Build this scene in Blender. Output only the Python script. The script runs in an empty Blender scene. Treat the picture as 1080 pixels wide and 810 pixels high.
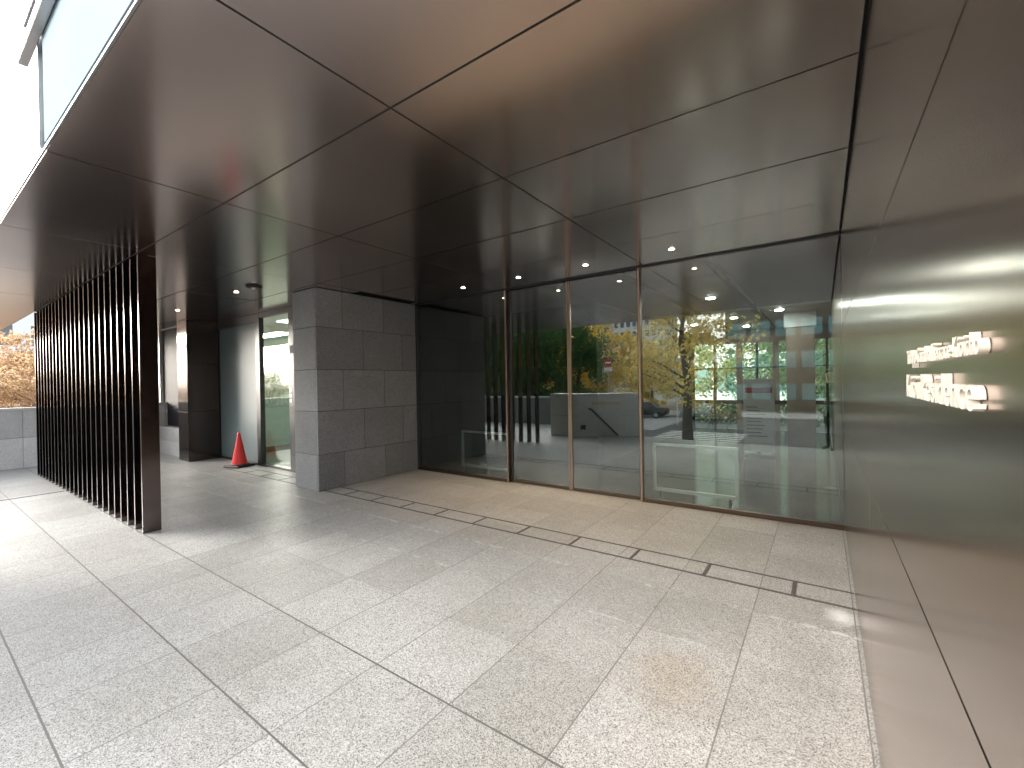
import bpy, bmesh, math, random
from mathutils import Vector, Matrix
R_ = math.radians
sc = bpy.context.scene
COL = sc.collection
random.seed(7)

# ------------------------------------------------------------------ helpers
class MB:
    """collects shapes in one bmesh, build() links them as ONE mesh object"""
    def __init__(s): s.bm = bmesh.new()
    def box(s, a, b, bev=0.0, m=0):
        (x0, y0, z0), (x1, y1, z1) = a, b
        vs = [s.bm.verts.new(p) for p in ((x0,y0,z0),(x1,y0,z0),(x1,y1,z0),(x0,y1,z0),(x0,y0,z1),(x1,y0,z1),(x1,y1,z1),(x0,y1,z1))]
        fs = []
        for q in ((3,2,1,0),(4,5,6,7),(0,1,5,4),(1,2,6,5),(2,3,7,6),(3,0,4,7)):
            f = s.bm.faces.new([vs[i] for i in q]); f.material_index = m; fs.append(f)
        if bev > 0:
            es = list({e for f in fs for e in f.edges})
            bmesh.ops.bevel(s.bm, geom=es, offset=bev, segments=1, affect='EDGES', profile=0.5)
        return s
    def prism(s, pts, z0, z1, m=0):
        n = len(pts)
        a = [s.bm.verts.new((p[0], p[1], z0)) for p in pts]; b = [s.bm.verts.new((p[0], p[1], z1)) for p in pts]
        f = s.bm.faces.new(a[::-1]); f.material_index = m
        f = s.bm.faces.new(b); f.material_index = m
        for i in range(n):
            f = s.bm.faces.new((a[i], a[(i+1) % n], b[(i+1) % n], b[i])); f.material_index = m
        return s
    def tube(s, pts, rad, n=8, cap=True):
        rings = []
        pts = [Vector(p) for p in pts]
        if not hasattr(rad, '__len__'): rad = [rad]*len(pts)
        for i, p in enumerate(pts):
            d = (pts[min(i+1, len(pts)-1)] - pts[max(i-1, 0)]).normalized()
            u = d.orthogonal().normalized(); v = d.cross(u)
            if i and rings:
                pass
            rings.append([s.bm.verts.new(p + rad[i]*(math.cos(t)*u + math.sin(t)*v)) for t in [2*math.pi*k/n for k in range(n)]])
        for i in range(len(rings)-1):
            A, B = rings[i], rings[i+1]
            # align by nearest start
            off = min(range(n), key=lambda o: sum((A[k].co - B[(k+o) % n].co).length for k in range(0, n, max(1, n//4))))
            for k in range(n):
                s.bm.faces.new((A[k], A[(k+1) % n], B[(k+1+off) % n], B[(k+off) % n])).smooth = True
        if cap:
            s.bm.faces.new(rings[0][::-1]); s.bm.faces.new(rings[-1])
        return s
    def lathe(s, prof, c=(0,0,0), n=24, smooth=True):
        rings = [[s.bm.verts.new((c[0]+r*math.cos(2*math.pi*k/n), c[1]+r*math.sin(2*math.pi*k/n), c[2]+z)) for k in range(n)] for r, z in prof]
        for A, B in zip(rings, rings[1:]):
            for k in range(n):
                s.bm.faces.new((A[k], A[(k+1) % n], B[(k+1) % n], B[k])).smooth = smooth
        s.bm.faces.new(rings[0][::-1]); s.bm.faces.new(rings[-1])
        return s
    def quad(s, a, b, c, d, m=0):
        f = s.bm.faces.new([s.bm.verts.new(p) for p in (a,b,c,d)]); f.material_index = m; return s
    def build(s, name, mat, parent=None, loc=None, normals=True):
        if normals: bmesh.ops.recalc_face_normals(s.bm, faces=s.bm.faces[:])
        me = bpy.data.meshes.new(name); s.bm.to_mesh(me); s.bm.free()
        for m in (mat if isinstance(mat, (list, tuple)) else [mat]): me.materials.append(m)
        o = bpy.data.objects.new(name, me); COL.objects.link(o)
        if parent is not None: o.parent = parent
        if loc is not None: o.location = loc
        return o

def tag(o, label, cat, group=None):
    o['label'] = label; o['category'] = cat
    if group: o['group'] = group
    return o
def struct(o): o['kind'] = 'structure'; return o
def thing(name, label, cat, loc=(0,0,0), rz=0.0, group=None):
    o = bpy.data.objects.new(name, None); COL.objects.link(o)
    o.location = loc; o.rotation_euler = (0,0,rz); o.empty_display_size = 0.2
    return tag(o, label, cat, group)
def dup(root, loc, rz=0.0, label=None, scale=None):
    r = root.copy(); COL.objects.link(r); r.location = loc; r.rotation_euler = (0,0,rz)
    if scale: r.scale = scale
    if label: r['label'] = label
    for ch in list(root.children):
        c = ch.copy(); COL.objects.link(c); c.parent = r
        for g in list(ch.children):
            d = g.copy(); COL.objects.link(d); d.parent = c
    return r

# ------------------------------------------------------------------ materials
class NT:
    def __init__(s, name):
        s.mat = bpy.data.materials.new(name); s.mat.use_nodes = True
        s.t = s.mat.node_tree; s.N = s.t.nodes; s.L = s.t.links
        s.N.clear()
        s.out = s.N.new('ShaderNodeOutputMaterial')
    def n(s, typ, **kw):
        o = s.N.new(typ)
        for k, v in kw.items():
            if k.startswith('i_'):
                o.inputs[k[2:].replace('_', ' ')].default_value = v
            else: setattr(o, k, v)
        return o
    def l(s, a, b): s.L.new(a, b)
    def math(s, op, a, b=None, c=None, clamp=False):
        o = s.N.new('ShaderNodeMath'); o.operation = op; o.use_clamp = clamp
        for i, v in enumerate((a, b, c)):
            if v is None: continue
            if isinstance(v, (int, float)): o.inputs[i].default_value = v
            else: s.l(v, o.inputs[i])
        return o.outputs[0]
    def mix(s, fac, a, b, blend='MIX'):
        o = s.N.new('ShaderNodeMix'); o.data_type = 'RGBA'; o.blend_type = blend
        for sock, v in ((o.inputs[0], fac), (o.inputs[6], a), (o.inputs[7], b)):
            if isinstance(v, (int, float)): sock.default_value = v
            elif isinstance(v, tuple): sock.default_value = (*v[:3], 1)
            else: s.l(v, sock)
        return o.outputs[2]
    def ramp(s, x, stops, interp='LINEAR'):
        o = s.N.new('ShaderNodeValToRGB'); o.color_ramp.interpolation = interp
        e = o.color_ramp.elements
        while len(e) < len(stops): e.new(0.5)
        for el, (p, c) in zip(e, stops):
            el.position = p; el.color = (*c[:3], 1) if isinstance(c, tuple) else (c, c, c, 1)
        s.l(x, o.inputs[0]); return o.outputs[0]
    def coord(s, kind='Object'):
        return s.n('ShaderNodeTexCoord').outputs[kind]
    def wpos(s): return s.n('ShaderNodeNewGeometry').outputs['Position']
    def noise(s, scale, vec=None, detail=4, rough=0.55, out='Fac'):
        o = s.n('ShaderNodeTexNoise'); o.inputs['Scale'].default_value = scale
        o.inputs['Detail'].default_value = detail; o.inputs['Roughness'].default_value = rough
        if vec is not None: s.l(vec, o.inputs['Vector'])
        return o.outputs[out]
    def voro(s, scale, vec=None, feature='F1', out='Distance'):
        o = s.n('ShaderNodeTexVoronoi'); o.feature = feature; o.inputs['Scale'].default_value = scale
        if vec is not None: s.l(vec, o.inputs['Vector'])
        return o.outputs[out]
    def principled(s, **kw):
        o = s.n('ShaderNodeBsdfPrincipled')
        for k, v in kw.items():
            k = k.replace('_', ' ')
            if isinstance(v, (int, float)): o.inputs[k].default_value = v
            elif isinstance(v, tuple): o.inputs[k].default_value = (*v[:3], 1)
            else: s.l(v, o.inputs[k])
        s.l(o.outputs[0], s.out.inputs[0]); return o
    def bump(s, h, strength=0.2, dist=0.01):
        o = s.n('ShaderNodeBump'); o.inputs['Strength'].default_value = strength; o.inputs['Distance'].default_value = dist
        s.l(h, o.inputs['Height']); return o.outputs[0]

def simple(name, col, rough=0.5, metal=0.0, var=0.12, scale=6.0, bump=0.0, **kw):
    t = NT(name); p = t.wpos()
    nz = t.noise(scale, p, 5)
    c = t.mix(t.ramp(nz, [(0.3, 0.0), (0.7, 1.0)]), tuple(x*(1-var) for x in col), tuple(min(1, x*(1+var)) for x in col))
    r = t.math('MULTIPLY_ADD', nz, 0.2*rough, 0.9*rough)
    k = dict(Base_Color=c, Roughness=r, Metallic=metal, **kw)
    if bump: k['Normal'] = t.bump(t.noise(scale*8, p, 4), bump, 0.01)
    t.principled(**k); return t.mat

X0, XP = 0.187-0.6235, 0.6          # paving joints across x
def granite_paving():
    t = NT('granite_paving'); p = t.wpos()
    sep = t.n('ShaderNodeSeparateXYZ'); t.l(p, sep.inputs[0]); x, y = sep.outputs[0], sep.outputs[1]
    # speckled granite
    v = t.n('ShaderNodeTexVoronoi'); v.inputs['Scale'].default_value = 250; t.l(p, v.inputs['Vector'])
    vs = t.n('ShaderNodeSeparateColor'); t.l(v.outputs['Color'], vs.inputs[0])
    grain = t.ramp(vs.outputs[0], [(0.0, (.06,.06,.059)), (0.13, (.11,.11,.108)), (0.26, (.285,.29,.287)), (0.6, (.37,.377,.373)), (1.0, (.49,.497,.492))])
    v2 = t.n('ShaderNodeTexVoronoi'); v2.inputs['Scale'].default_value = 170; t.l(p, v2.inputs['Vector'])
    v2s = t.n('ShaderNodeSeparateColor'); t.l(v2.outputs['Color'], v2s.inputs[0])
    g2 = t.ramp(v2s.outputs[1], [(0.0, (.62,.615,.60)), (0.14, (.88,.875,.86)), (0.6, (1,1,1)), (1.0, (1.07,1.07,1.07))])
    col = t.mix(1.0, grain, g2, 'MULTIPLY')
    # slab to slab tone
    ix = t.math('FLOOR', t.math('DIVIDE', t.math('ADD', x, -X0), XP))
    iy = t.math('FLOOR', t.math('DIVIDE', t.math('ADD', y, -0.42), 0.636))
    cx = t.n('ShaderNodeCombineXYZ'); t.l(ix, cx.inputs[0]); t.l(iy, cx.inputs[1])
    wn = t.n('ShaderNodeTexWhiteNoise'); wn.noise_dimensions = '2D'; t.l(cx.outputs[0], wn.inputs['Vector'])
    col = t.mix(1.0, col, t.ramp(wn.outputs['Value'], [(0, (.84,.835,.82)), (1, (1.04,1.04,1.04))]), 'MULTIPLY')
    # large soft dirt
    d1 = t.noise(0.9, p, 6, 0.65)
    col = t.mix(1.0, col, t.ramp(d1, [(0.32, (.83,.82,.79)), (0.6, (1.0,1.0,1.0))]), 'MULTIPLY')
    # rusty stain in front of the metal wall
    def blob(cx_, cy_, rx, ry, rot=0.0):
        m = t.n('ShaderNodeMapping'); m.vector_type = 'TEXTURE'; t.l(p, m.inputs[0])
        m.inputs['Location'].default_value = (cx_, cy_, 0); m.inputs['Rotation'].default_value = (0,0,rot); m.inputs['Scale'].default_value = (rx, ry, 1e3)
        ln = t.n('ShaderNodeVectorMath'); ln.operation = 'LENGTH'; t.l(m.outputs[0], ln.inputs[0])
        q = t.math('ADD', ln.outputs['Value'], t.math('MULTIPLY_ADD', t.noise(4.5, p, 5, 0.7), 1.5, -0.75))
        return t.ramp(q, [(0.15, 1.0), (1.0, 0.0)])
    st = t.math('MULTIPLY', blob(-0.72, 2.55, 0.30, 0.42, 0.35), 0.45)
    col = t.mix(st, col, t.mix(1.0, col, (.86,.70,.53), 'MULTIPLY'))
    wet = t.math('MULTIPLY', blob(-0.07, 3.1, 0.2, 0.55), 0.7)
    col = t.mix(wet, col, t.mix(1.0, col, (.78,.79,.78), 'MULTIPLY'))
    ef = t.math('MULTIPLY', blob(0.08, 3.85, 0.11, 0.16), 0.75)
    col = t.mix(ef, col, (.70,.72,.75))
    # joints
    def lin(coord, pos, w):      # 1 on the joint
        return t.math('LESS_THAN', t.math('ABSOLUTE', t.math('ADD', coord, -pos)), w)
    def grid(coord, pos, per, w):
        a = t.math('PINGPONG', t.math('ADD', coord, -pos), per/2)
        return t.math('LESS_THAN', a, w)
    wob = t.math('MULTIPLY_ADD', t.noise(14, p, 3), 0.004, -0.002)
    yw = t.math('ADD', y, wob); xw = t.math('ADD', x, wob)
    jx = grid(xw, X0, XP, 0.0038)
    wide = lin(yw, 1.684, .0055)
    for q in (1.048, .423, -.2, -.83): wide = t.math('MAXIMUM', wide, lin(yw, q, .005))
    thin = lin(yw, 2.322, .0026)
    for q in (2.968, 3.60, 4.915, 5.485): thin = t.math('MAXIMUM', thin, lin(yw, q, .0026))
    # in front of the recessed door the drain line keeps the same rows
    jn = t.noise(2.2, p, 4, 0.7)
    jcol = t.mix(jn, (.07,.068,.064), (.17,.167,.158))
    col = t.mix(t.math('MULTIPLY', thin, t.ramp(jn, [(0.35, 0.35), (0.6, 0.9)])), col, t.mix(t.ramp(t.noise(1.3, p, 3), [(0.55, 0.0), (0.66, 1.0)]), (.12,.117,.11), (.58,.575,.56)))
    col = t.mix(t.math('MULTIPLY', jx, t.ramp(t.noise(1.7, p, 3), [(0.3, 0.7), (0.55, 1.0)])), col, jcol)
    col = t.mix(wide, col, (.085,.083,.078))
    # limescale crust along the joints close to the drain
    lime = t.math('MULTIPLY', t.ramp(t.math('ABSOLUTE', t.math('ADD', yw, -2.968)), [(0.0, 1.0), (0.02, 0.0)]), t.ramp(t.noise(5, p, 5, 0.75), [(0.5, 0.0), (0.62, 0.5)]))
    lime2 = t.math('MULTIPLY', t.ramp(t.math('ABSOLUTE', t.math('ADD', yw, -3.60)), [(0.0, 1.0), (0.03, 0.0)]), t.ramp(t.noise(6, p, 5, 0.75), [(0.48, 0.0), (0.6, 0.5)]))
    col = t.mix(t.math('MAXIMUM', lime, lime2), col, (.66,.66,.65))
    # a few dark specks (gum)
    gv = t.voro(1.1, p)
    col = t.mix(t.math('LESS_THAN', gv, 0.016), col, (.12,.115,.11))
    h = t.math('ADD', t.noise(160, p, 3), t.math('MULTIPLY', t.math('MAXIMUM', jx, wide), -3.0))
    rg = t.math('MULTIPLY_ADD', t.noise(7, p, 4), 0.16, 0.40)
    t.principled(Base_Color=col, Roughness=rg, Normal=t.bump(h, 0.22, 0.004), Specular_IOR_Level=0.45)
    return t.mat

def granite(name, base, dark, light, scale=150, rough=0.6, spec=0.4):
    t = NT(name); p = t.wpos()
    v = t.n('ShaderNodeTexVoronoi'); v.inputs['Scale'].default_value = scale; t.l(p, v.inputs['Vector'])
    s = t.n('ShaderNodeSeparateColor'); t.l(v.outputs['Color'], s.inputs[0])
    c = t.ramp(s.outputs[0], [(0.0, dark), (0.25, base), (0.8, base), (1.0, light)])
    isl = t.n('ShaderNodeNewGeometry').outputs['Random Per Island']
    c = t.mix(1.0, c, t.ramp(isl, [(0, .80), (1, 1.12)]), 'MULTIPLY')
    c = t.mix(1.0, c, t.ramp(t.noise(1.6, p, 6, .65), [(0.3, .86), (0.65, 1.04)]), 'MULTIPLY')
    c = t.mix(1.0, c, t.ramp(t.noise(30, p, 4, .65), [(0.3, .88), (0.7, 1.08)]), 'MULTIPLY')
    t.principled(Base_Color=c, Roughness=rough, Specular_IOR_Level=spec, Normal=t.bump(t.noise(scale, p, 3), .3, .003))
    return t.mat

def bronze(name, base, rough, rvar=0.06, wave=0.0, metal=1.0, smear=0.0):
    t = NT(name); p = t.wpos()
    isl = t.n('ShaderNodeNewGeometry').outputs['Random Per Island']
    c = t.mix(1.0, base, t.ramp(isl, [(0, .95), (1, 1.05)]), 'MULTIPLY')
    c = t.mix(1.0, c, t.ramp(t.noise(0.5, p, 2, .5), [(0.3, .97), (0.7, 1.03)]), 'MULTIPLY')
    c = t.mix(1.0, c, t.ramp(t.noise(900, p, 2, .6), [(0.3, .92), (0.7, 1.06)]), 'MULTIPLY')
    r = t.math('MULTIPLY_ADD', t.noise(0.6, p, 2, .5), rvar*2, rough-rvar)
    kw = dict(Base_Color=c, Roughness=r, Metallic=metal)
    h = t.noise(900, p, 2)
    if wave:
        h = t.math('MULTIPLY_ADD', t.noise(0.7, p, 2), wave, t.math('MULTIPLY', h, .02))
        kw['Normal'] = t.bump(h, 0.5, 0.01)
    else: kw['Normal'] = t.bump(h, 0.02, 0.0005)
    t.principled(**kw); return t.mat

def glass(name, tint, ior, boost=0.0, rough=0.0, haze=0.0):
    """flat architectural pane: fresnel mirror over a tinted see-through sheet"""
    t = NT(name)
    fr = t.n('ShaderNodeFresnel'); bf = t.n('ShaderNodeNewGeometry').outputs['Backfacing']
    t.l(t.math('MULTIPLY_ADD', bf, 1/ior-ior, ior), fr.inputs['IOR'])     # same reflectance on leaving the pane as on entering it
    fac = t.math('ADD', fr.outputs[0], boost, clamp=True)
    tr = t.n('ShaderNodeBsdfTransparent'); tr.inputs[0].default_value = (*tint, 1)
    gl = t.n('ShaderNodeBsdfGlossy'); gl.inputs['Roughness'].default_value = rough; gl.inputs['Color'].default_value = (.93,.97,.95,1)
    p = t.wpos()
    nb = t.bump(t.noise(0.55, p, 1), 0.004, 0.05); t.l(nb, gl.inputs['Normal'])
    mx = t.n('ShaderNodeMixShader'); t.l(fac, mx.inputs[0]); t.l(tr.outputs[0], mx.inputs[1]); t.l(gl.outputs[0], mx.inputs[2])
    t.l(mx.outputs[0], t.out.inputs[0]); return t.mat

def emit(name, col, s):
    t = NT(name); e = t.n('ShaderNodeEmission'); e.inputs[0].default_value = (*col, 1); e.inputs[1].default_value = s
    t.l(e.outputs[0], t.out.inputs[0]); return t.mat

def leaf(name, cols, trans=0.65):
    t = NT(name)
    isl = t.n('ShaderNodeNewGeometry').outputs['Random Per Island']
    n = len(cols)
    c = t.ramp(isl, [(i/(n-1), cols[i]) for i in range(n)])
    d = t.n('ShaderNodeBsdfDiffuse'); t.l(c, d.inputs[0])
    tl = t.n('ShaderNodeBsdfTranslucent'); t.l(c, tl.inputs[0])
    mx = t.n('ShaderNodeMixShader'); mx.inputs[0].default_value = trans
    t.l(d.outputs[0], mx.inputs[1]); t.l(tl.outputs[0], mx.inputs[2]); t.l(mx.outputs[0], t.out.inputs[0]); return t.mat

M = {}
M['paving'] = granite_paving()
M['soffit'] = bronze('bronze_soffit_metal', (.68,.565,.52), .18, .012)
M['wallmetal'] = bronze('bronze_wall_metal', (.43,.345,.30), .20, .012)
M['slat'] = bronze('dark_bronze_slat', (.125,.105,.102), .13, .03)
M['column'] = bronze('dark_polished_bronze', (.10,.085,.078), .14, .02)
M['mullion'] = bronze('bronze_mullion', (.33,.255,.21), .3, .03)
M['darkframe'] = simple('dark_frame_paint', (.018,.018,.02), .35)
M['sill'] = bronze('sill_bronze', (.10,.075,.06), .35)
M['slot'] = simple('drain_slot_dark', (.06,.056,.056), .6)
M['black'] = simple('black_gap', (.012,.012,.012), .6)
M['pillarstone'] = granite('grey_granite_pillar', (.185,.197,.207), (.09,.092,.094), (.32,.32,.315), 170, .62)
M['palestone'] = granite('pale_granite_wall', (.50,.505,.50), (.32,.325,.32), (.62,.62,.61), 150, .6)
M['boxstone'] = granite('mid_granite_wall', (.42,.415,.40), (.26,.26,.25), (.54,.54,.53), 150, .6)
M['joint'] = simple('stone_joint', (.03,.03,.03), .8)
M['palejoint'] = simple('pale_stone_joint', (.17,.17,.165), .8)
M['glass'] = glass('facade_glass', (.74,.80,.78), 2.05, .0)
M['doorglass'] = glass('door_glass', (.86,.93,.89), 1.45, .0)
M['skyglass'] = simple('sky_painted_glass', (.23,.285,.32), .6, var=.08, scale=.4, Specular_IOR_Level=0.0, IOR=1.0)  # matte glass; the sky's reflection is put into its base colour
M['clear'] = glass('clear_screen_glass', (.93,.96,.94), 1.45, 0.0)
M['white'] = simple('white_paint', (.75,.75,.73), .4, var=.04)
M['letter'] = simple('cream_letter_paint', (.31,.295,.26), .4, var=.04)
M['lobbyceil'] = simple('lobby_ceiling_white', (.72,.71,.68), .5, var=.03)
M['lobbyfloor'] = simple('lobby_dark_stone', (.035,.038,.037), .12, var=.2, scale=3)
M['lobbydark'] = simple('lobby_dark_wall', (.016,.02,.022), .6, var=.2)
M['lobbystone'] = simple('lobby_brown_stone', (.34,.27,.21), .45, var=.2, scale=2.5)
M['steel'] = bronze('steel', (.34,.34,.345), .3)
M['alu'] = bronze('aluminium', (.72,.74,.73), .35)
M['concrete'] = simple('concrete', (.42,.42,.41), .75, var=.12, scale=2, bump=.1)
M['asphalt'] = simple('asphalt', (.09,.09,.092), .85, var=.3, scale=9, bump=.3)
M['sidewalk'] = simple('sidewalk_paving', (.42,.41,.39), .8, var=.2, scale=4, bump=.1)
M['ground'] = simple('ground_soil', (.14,.13,.105), .9, var=.3, scale=.4)
M['roadpaint'] = simple('road_paint', (.78,.78,.76), .7, var=.08, scale=7)
M['bark'] = simple('bark', (.085,.062,.045), .9, var=.35, scale=9, bump=.5)
M['yellow'] = leaf('yellow_leaves', [(.58,.36,.07),(.76,.52,.09),(.85,.65,.13),(.62,.48,.09),(.42,.38,.09)])
M['ochre'] = leaf('ochre_leaves', [(.55,.40,.14),(.74,.55,.18),(.84,.66,.22),(.52,.45,.15),(.36,.35,.13)])
M['darkgreen'] = leaf('dark_green_leaves', [(.06,.12,.04),(.10,.19,.06),(.15,.25,.08),(.08,.15,.06)], .5)
M['green'] = leaf('green_leaves', [(.13,.20,.10),(.21,.29,.15),(.30,.38,.21),(.17,.24,.13)])
M['orange'] = leaf('orange_leaves', [(.30,.19,.12),(.40,.26,.16),(.45,.34,.18),(.36,.21,.17),(.42,.36,.20)])
M['cone'] = simple('cone_red_plastic', (.60,.022,.022), .38, var=.06, scale=5)
M['rubber'] = simple('black_rubber', (.014,.014,.015), .6, var=.2)
M['frost'] = simple('frosted_teal_glass', (.085,.118,.124), .5, var=.05, scale=.7)
M['signred'] = simple('sign_red', (.50,.02,.025), .4, var=.03)
M['signdark'] = simple('sign_dark', (.03,.03,.035), .4)
M['tan'] = simple('tan_board', (.30,.23,.16), .6)
M['lamp'] = emit('downlight_lens', (1.0,.86,.68), 5.0)
M['lobbyfill'] = emit('lobby_fill_lens', (1.0,.97,.90), 48.0)  # lens glow of the fill lamps that brighten the lobby

# ------------------------------------------------------------------ constants of the place
ZC = 3.285          # soffit height
YG = 6.07           # entrance glass line
XW = 0.185          # face of the metal wall
YE = 0.60           # front edge of the canopy
YD = 4.62           # recessed door line
ZS = -2.0           # street level below the plaza

# ------------------------------------------------------------------ ground
g = MB(); g.quad((-900,-900,ZS-.02),(900,-900,ZS-.02),(900,900,ZS-.02),(-900,900,ZS-.02)); struct(g.build('ground', M['ground']))
# plaza slab with a level top; garden behind the building at the same level
pl = MB()
pl.prism([(-14.5,-3.6),(-7.4,-3.6),(-7.2,-.62),(-5.0,-.62),(-4.6,-.95),(-2.2,-.6),(14,-.6),(14,40),(-40,40),(-40,12),(-14.5,12)], ZS+.0, 0.0)
struct(pl.build('plaza_paving', M['paving']))
gd = MB(); gd.quad((-30,16.4,.004),(14,16.4,.004),(14,40,.004),(-30,40,.004)); struct(gd.build('garden_ground', M['ground']))
rd = MB(); rd.quad((-300,-33,ZS),(300,-33,ZS),(300,-14,ZS),(-300,-14,ZS)); rd.quad((-29,-14,ZS),(-17.5,-14,ZS),(-17.5,300,ZS),(-29,300,ZS)); struct(rd.build('road', M['asphalt'], normals=False))
sw = MB()
sw.prism([(-17.3,-13.8),(300,-13.8),(300,-.7),(-14.6,-.7),(-14.6,300),(-17.3,300)], ZS-.01, ZS+.12)
sw.box((-300,-40,ZS-.01),(300,-33.2,ZS+.12)); sw.box((-33,-13.8,ZS-.01),(-29.2,300,ZS+.12))
struct(sw.build('sidewalk', M['sidewalk']))
rp = MB()
for k in range(7): rp.quad((-9.0,-14.5-.9*k,ZS+.004),(-4.0,-14.5-.9*k,ZS+.004),(-4.0,-14.95-.9*k,ZS+.004),(-9.0,-14.95-.9*k,ZS+.004))
for k in range(13): rp.quad((-14.2,-20.5-.9*k,ZS+.004),(-10.2,-20.5-.9*k,ZS+.004),(-10.2,-20.95-.9*k,ZS+.004),(-14.2,-20.95-.9*k,ZS+.004))
rp.quad((2,-23.4,ZS+.004),(300,-23.4,ZS+.004),(300,-23.6,ZS+.004),(2,-23.6,ZS+.004))
struct(rp.build('road_markings', M['roadpaint'], normals=True))

# ------------------------------------------------------------------ drain lines
dr = thing('drain_channel', 'long slot drain with framed stone lids crossing the paving before the glass entrance', 'drain')
b = MB()
b.box((-6.59,4.018,.0005),(XW-.002,4.042,.005)); b.box((-6.59,4.312,.0005),(XW-.002,4.332,.005)); b.build('slot', M['slot'], dr)
for k in range(11):
    x = -.21-.654*k
    if x < -6.6: break
    b = MB(); b.box((x-.012,4.043,.0005),(x+.012,4.311,.0045)); b.build('cross_bar', M['slot'], dr)
dr2 = thing('drain_channel', 'short slot drain with stone lids in front of the recessed glass door', 'drain')
b = MB(); b.box((-10.2,4.018,.0005),(-7.31,4.036,.005)); b.box((-10.2,4.312,.0005),(-7.31,4.330,.005)); b.build('slot', M['slot'], dr2)
for x in (-8.1,-8.76,-9.41):
    b = MB(); b.box((x-.010,4.037,.0005),(x+.010,4.311,.0045)); b.build('cross_bar', M['slot'], dr2)
b = MB(); b.box((-10.50,-.6,.0005),(-10.44,1.66,.004)); tag(b.build('slot_drain', M['slot']), 'dark straight slot drain in the paving to the left of the slat screen', 'drain')

# ------------------------------------------------------------------ canopy
ca = thing('canopy', 'wide flat canopy with brown metal soffit panels over the entrance', 'canopy')
G = .007
xs = [XW-.012, -2.0, -4.17, -6.35, -8.52, -10.70, -12.88, -15.06, -17.24, -19.42]
ys = [YE+.006, 1.672, 2.757, 3.842, 4.90, YG-.035]
s = MB()
for i in range(len(xs)-1):
    for j in range(5):
        if (i == 6 and j == 1) or (i > 6 and j < 2): continue
        if i >= 3 and j >= 4: continue
        y1 = ys[j+1]
        if i >= 3 and j == 3: y1 = YD-.01
        dz = random.uniform(-.0015,.0015)
        s.box((xs[i+1]+G, ys[j]+G, ZC+dz),(xs[i]-G, y1-G, ZC+.03))
for k in range(6):
    s.box((-15.06-2.18*(k+1)+G, ys[0]+G, ZC),(-15.06-2.18*k-G, ys[1]-G, ZC+.03), bev=.0015)
s.build('soffit', M['soffit'], ca)
b = MB(); b.box((-28.1,YE+.03,ZC+.031),(XW-.001,1.66,ZC+.12)); b.box((-12.88,1.66,ZC+.031),(XW-.001,YG-.04,ZC+.12)); b.box((-19.4,2.77,ZC+.031),(-12.89,4.7,ZC+.12)); b.box((-28,1.667,ZC+.002),(XW-.02,1.677,ZC+.030)); b.box((-2.005,YE+.03,ZC+.0025),(-1.995,YG-.05,ZC+.0305)); b.build('backing', M['black'], ca)
b = MB(); b.box((-28.1,YE-.002,ZC-.004),(.9,YE+.010,ZC+.012), bev=.001); b.build('fascia', M['steel'], ca)

# ------------------------------------------------------------------ office building body above (its lower storeys are built below)
ob = thing('office_building', 'upper storeys clad in matte glass painted with a pale blue sky reflection, rising above the canopy edge', 'building')
b = MB()
b.box((-4.15,.62,ZC+.16),(14,10.0,9.0)); b.build('body', M['concrete'], ob)
b = MB(); b.box((-30,4.75,ZC+.16),(-4.16,16.5,ZC+.5)); b.box((-4.155,10.01,ZC+.16),(14,16.5,ZC+.5)); b.build('roof', M['concrete'], ob)
for k in range(5):
    b = MB(); x1 = 13.9-3.6*k; x0 = max(-4.17, x1-3.58); b.box((x0,.592,ZC+.014),(x1,.615,8.8)); b.build('glass_panel', M['skyglass'], ob)
b = MB(); b.box((-4.185,.582,ZC+.014),(-4.172,.617,8.8)); b.build('edge_trim', M['steel'], ob)
b = MB(); b.box((-4.55,.535,3.98),(14,.588,4.05), bev=.004); b.build('horizontal_fin', M['steel'], ob)
b = MB(); b.box((-4.63,.575,4.30),(-4.19,.62,4.36), bev=.004); b.build('horizontal_fin', M['steel'], ob)

# ------------------------------------------------------------------ metal wall on the right
mw = thing('metal_wall', 'brushed bronze metal wall carrying the cream lettering beside the entrance', 'wall')
b = MB(); b.box((XW+.02,.62,0),(.65,16.3,ZC+.14)); b.build('core', M['black'], mw)
zr = [(.012,1.146),(1.152,2.262),(2.268,ZC-.022)]
yr = [[(.625,2.83),(2.834,5.0),(5.004,YG-.03)],[(.625,YG-.03)],[(.625,YG-.03)]]
for (z0,z1),yy in zip(zr,yr):
    b = MB()
    for (y0,y1) in yy: b.box((XW,y0,z0),(XW+.019,y1,z1), bev=.0015)
    b.build('metal_panel', M['wallmetal'], mw)
b = MB(); b.box((XW,YG+.03,.002),(XW+.019,16.2,ZC-.003)); b.build('lobby_panel', M['wallmetal'], mw)

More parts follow.
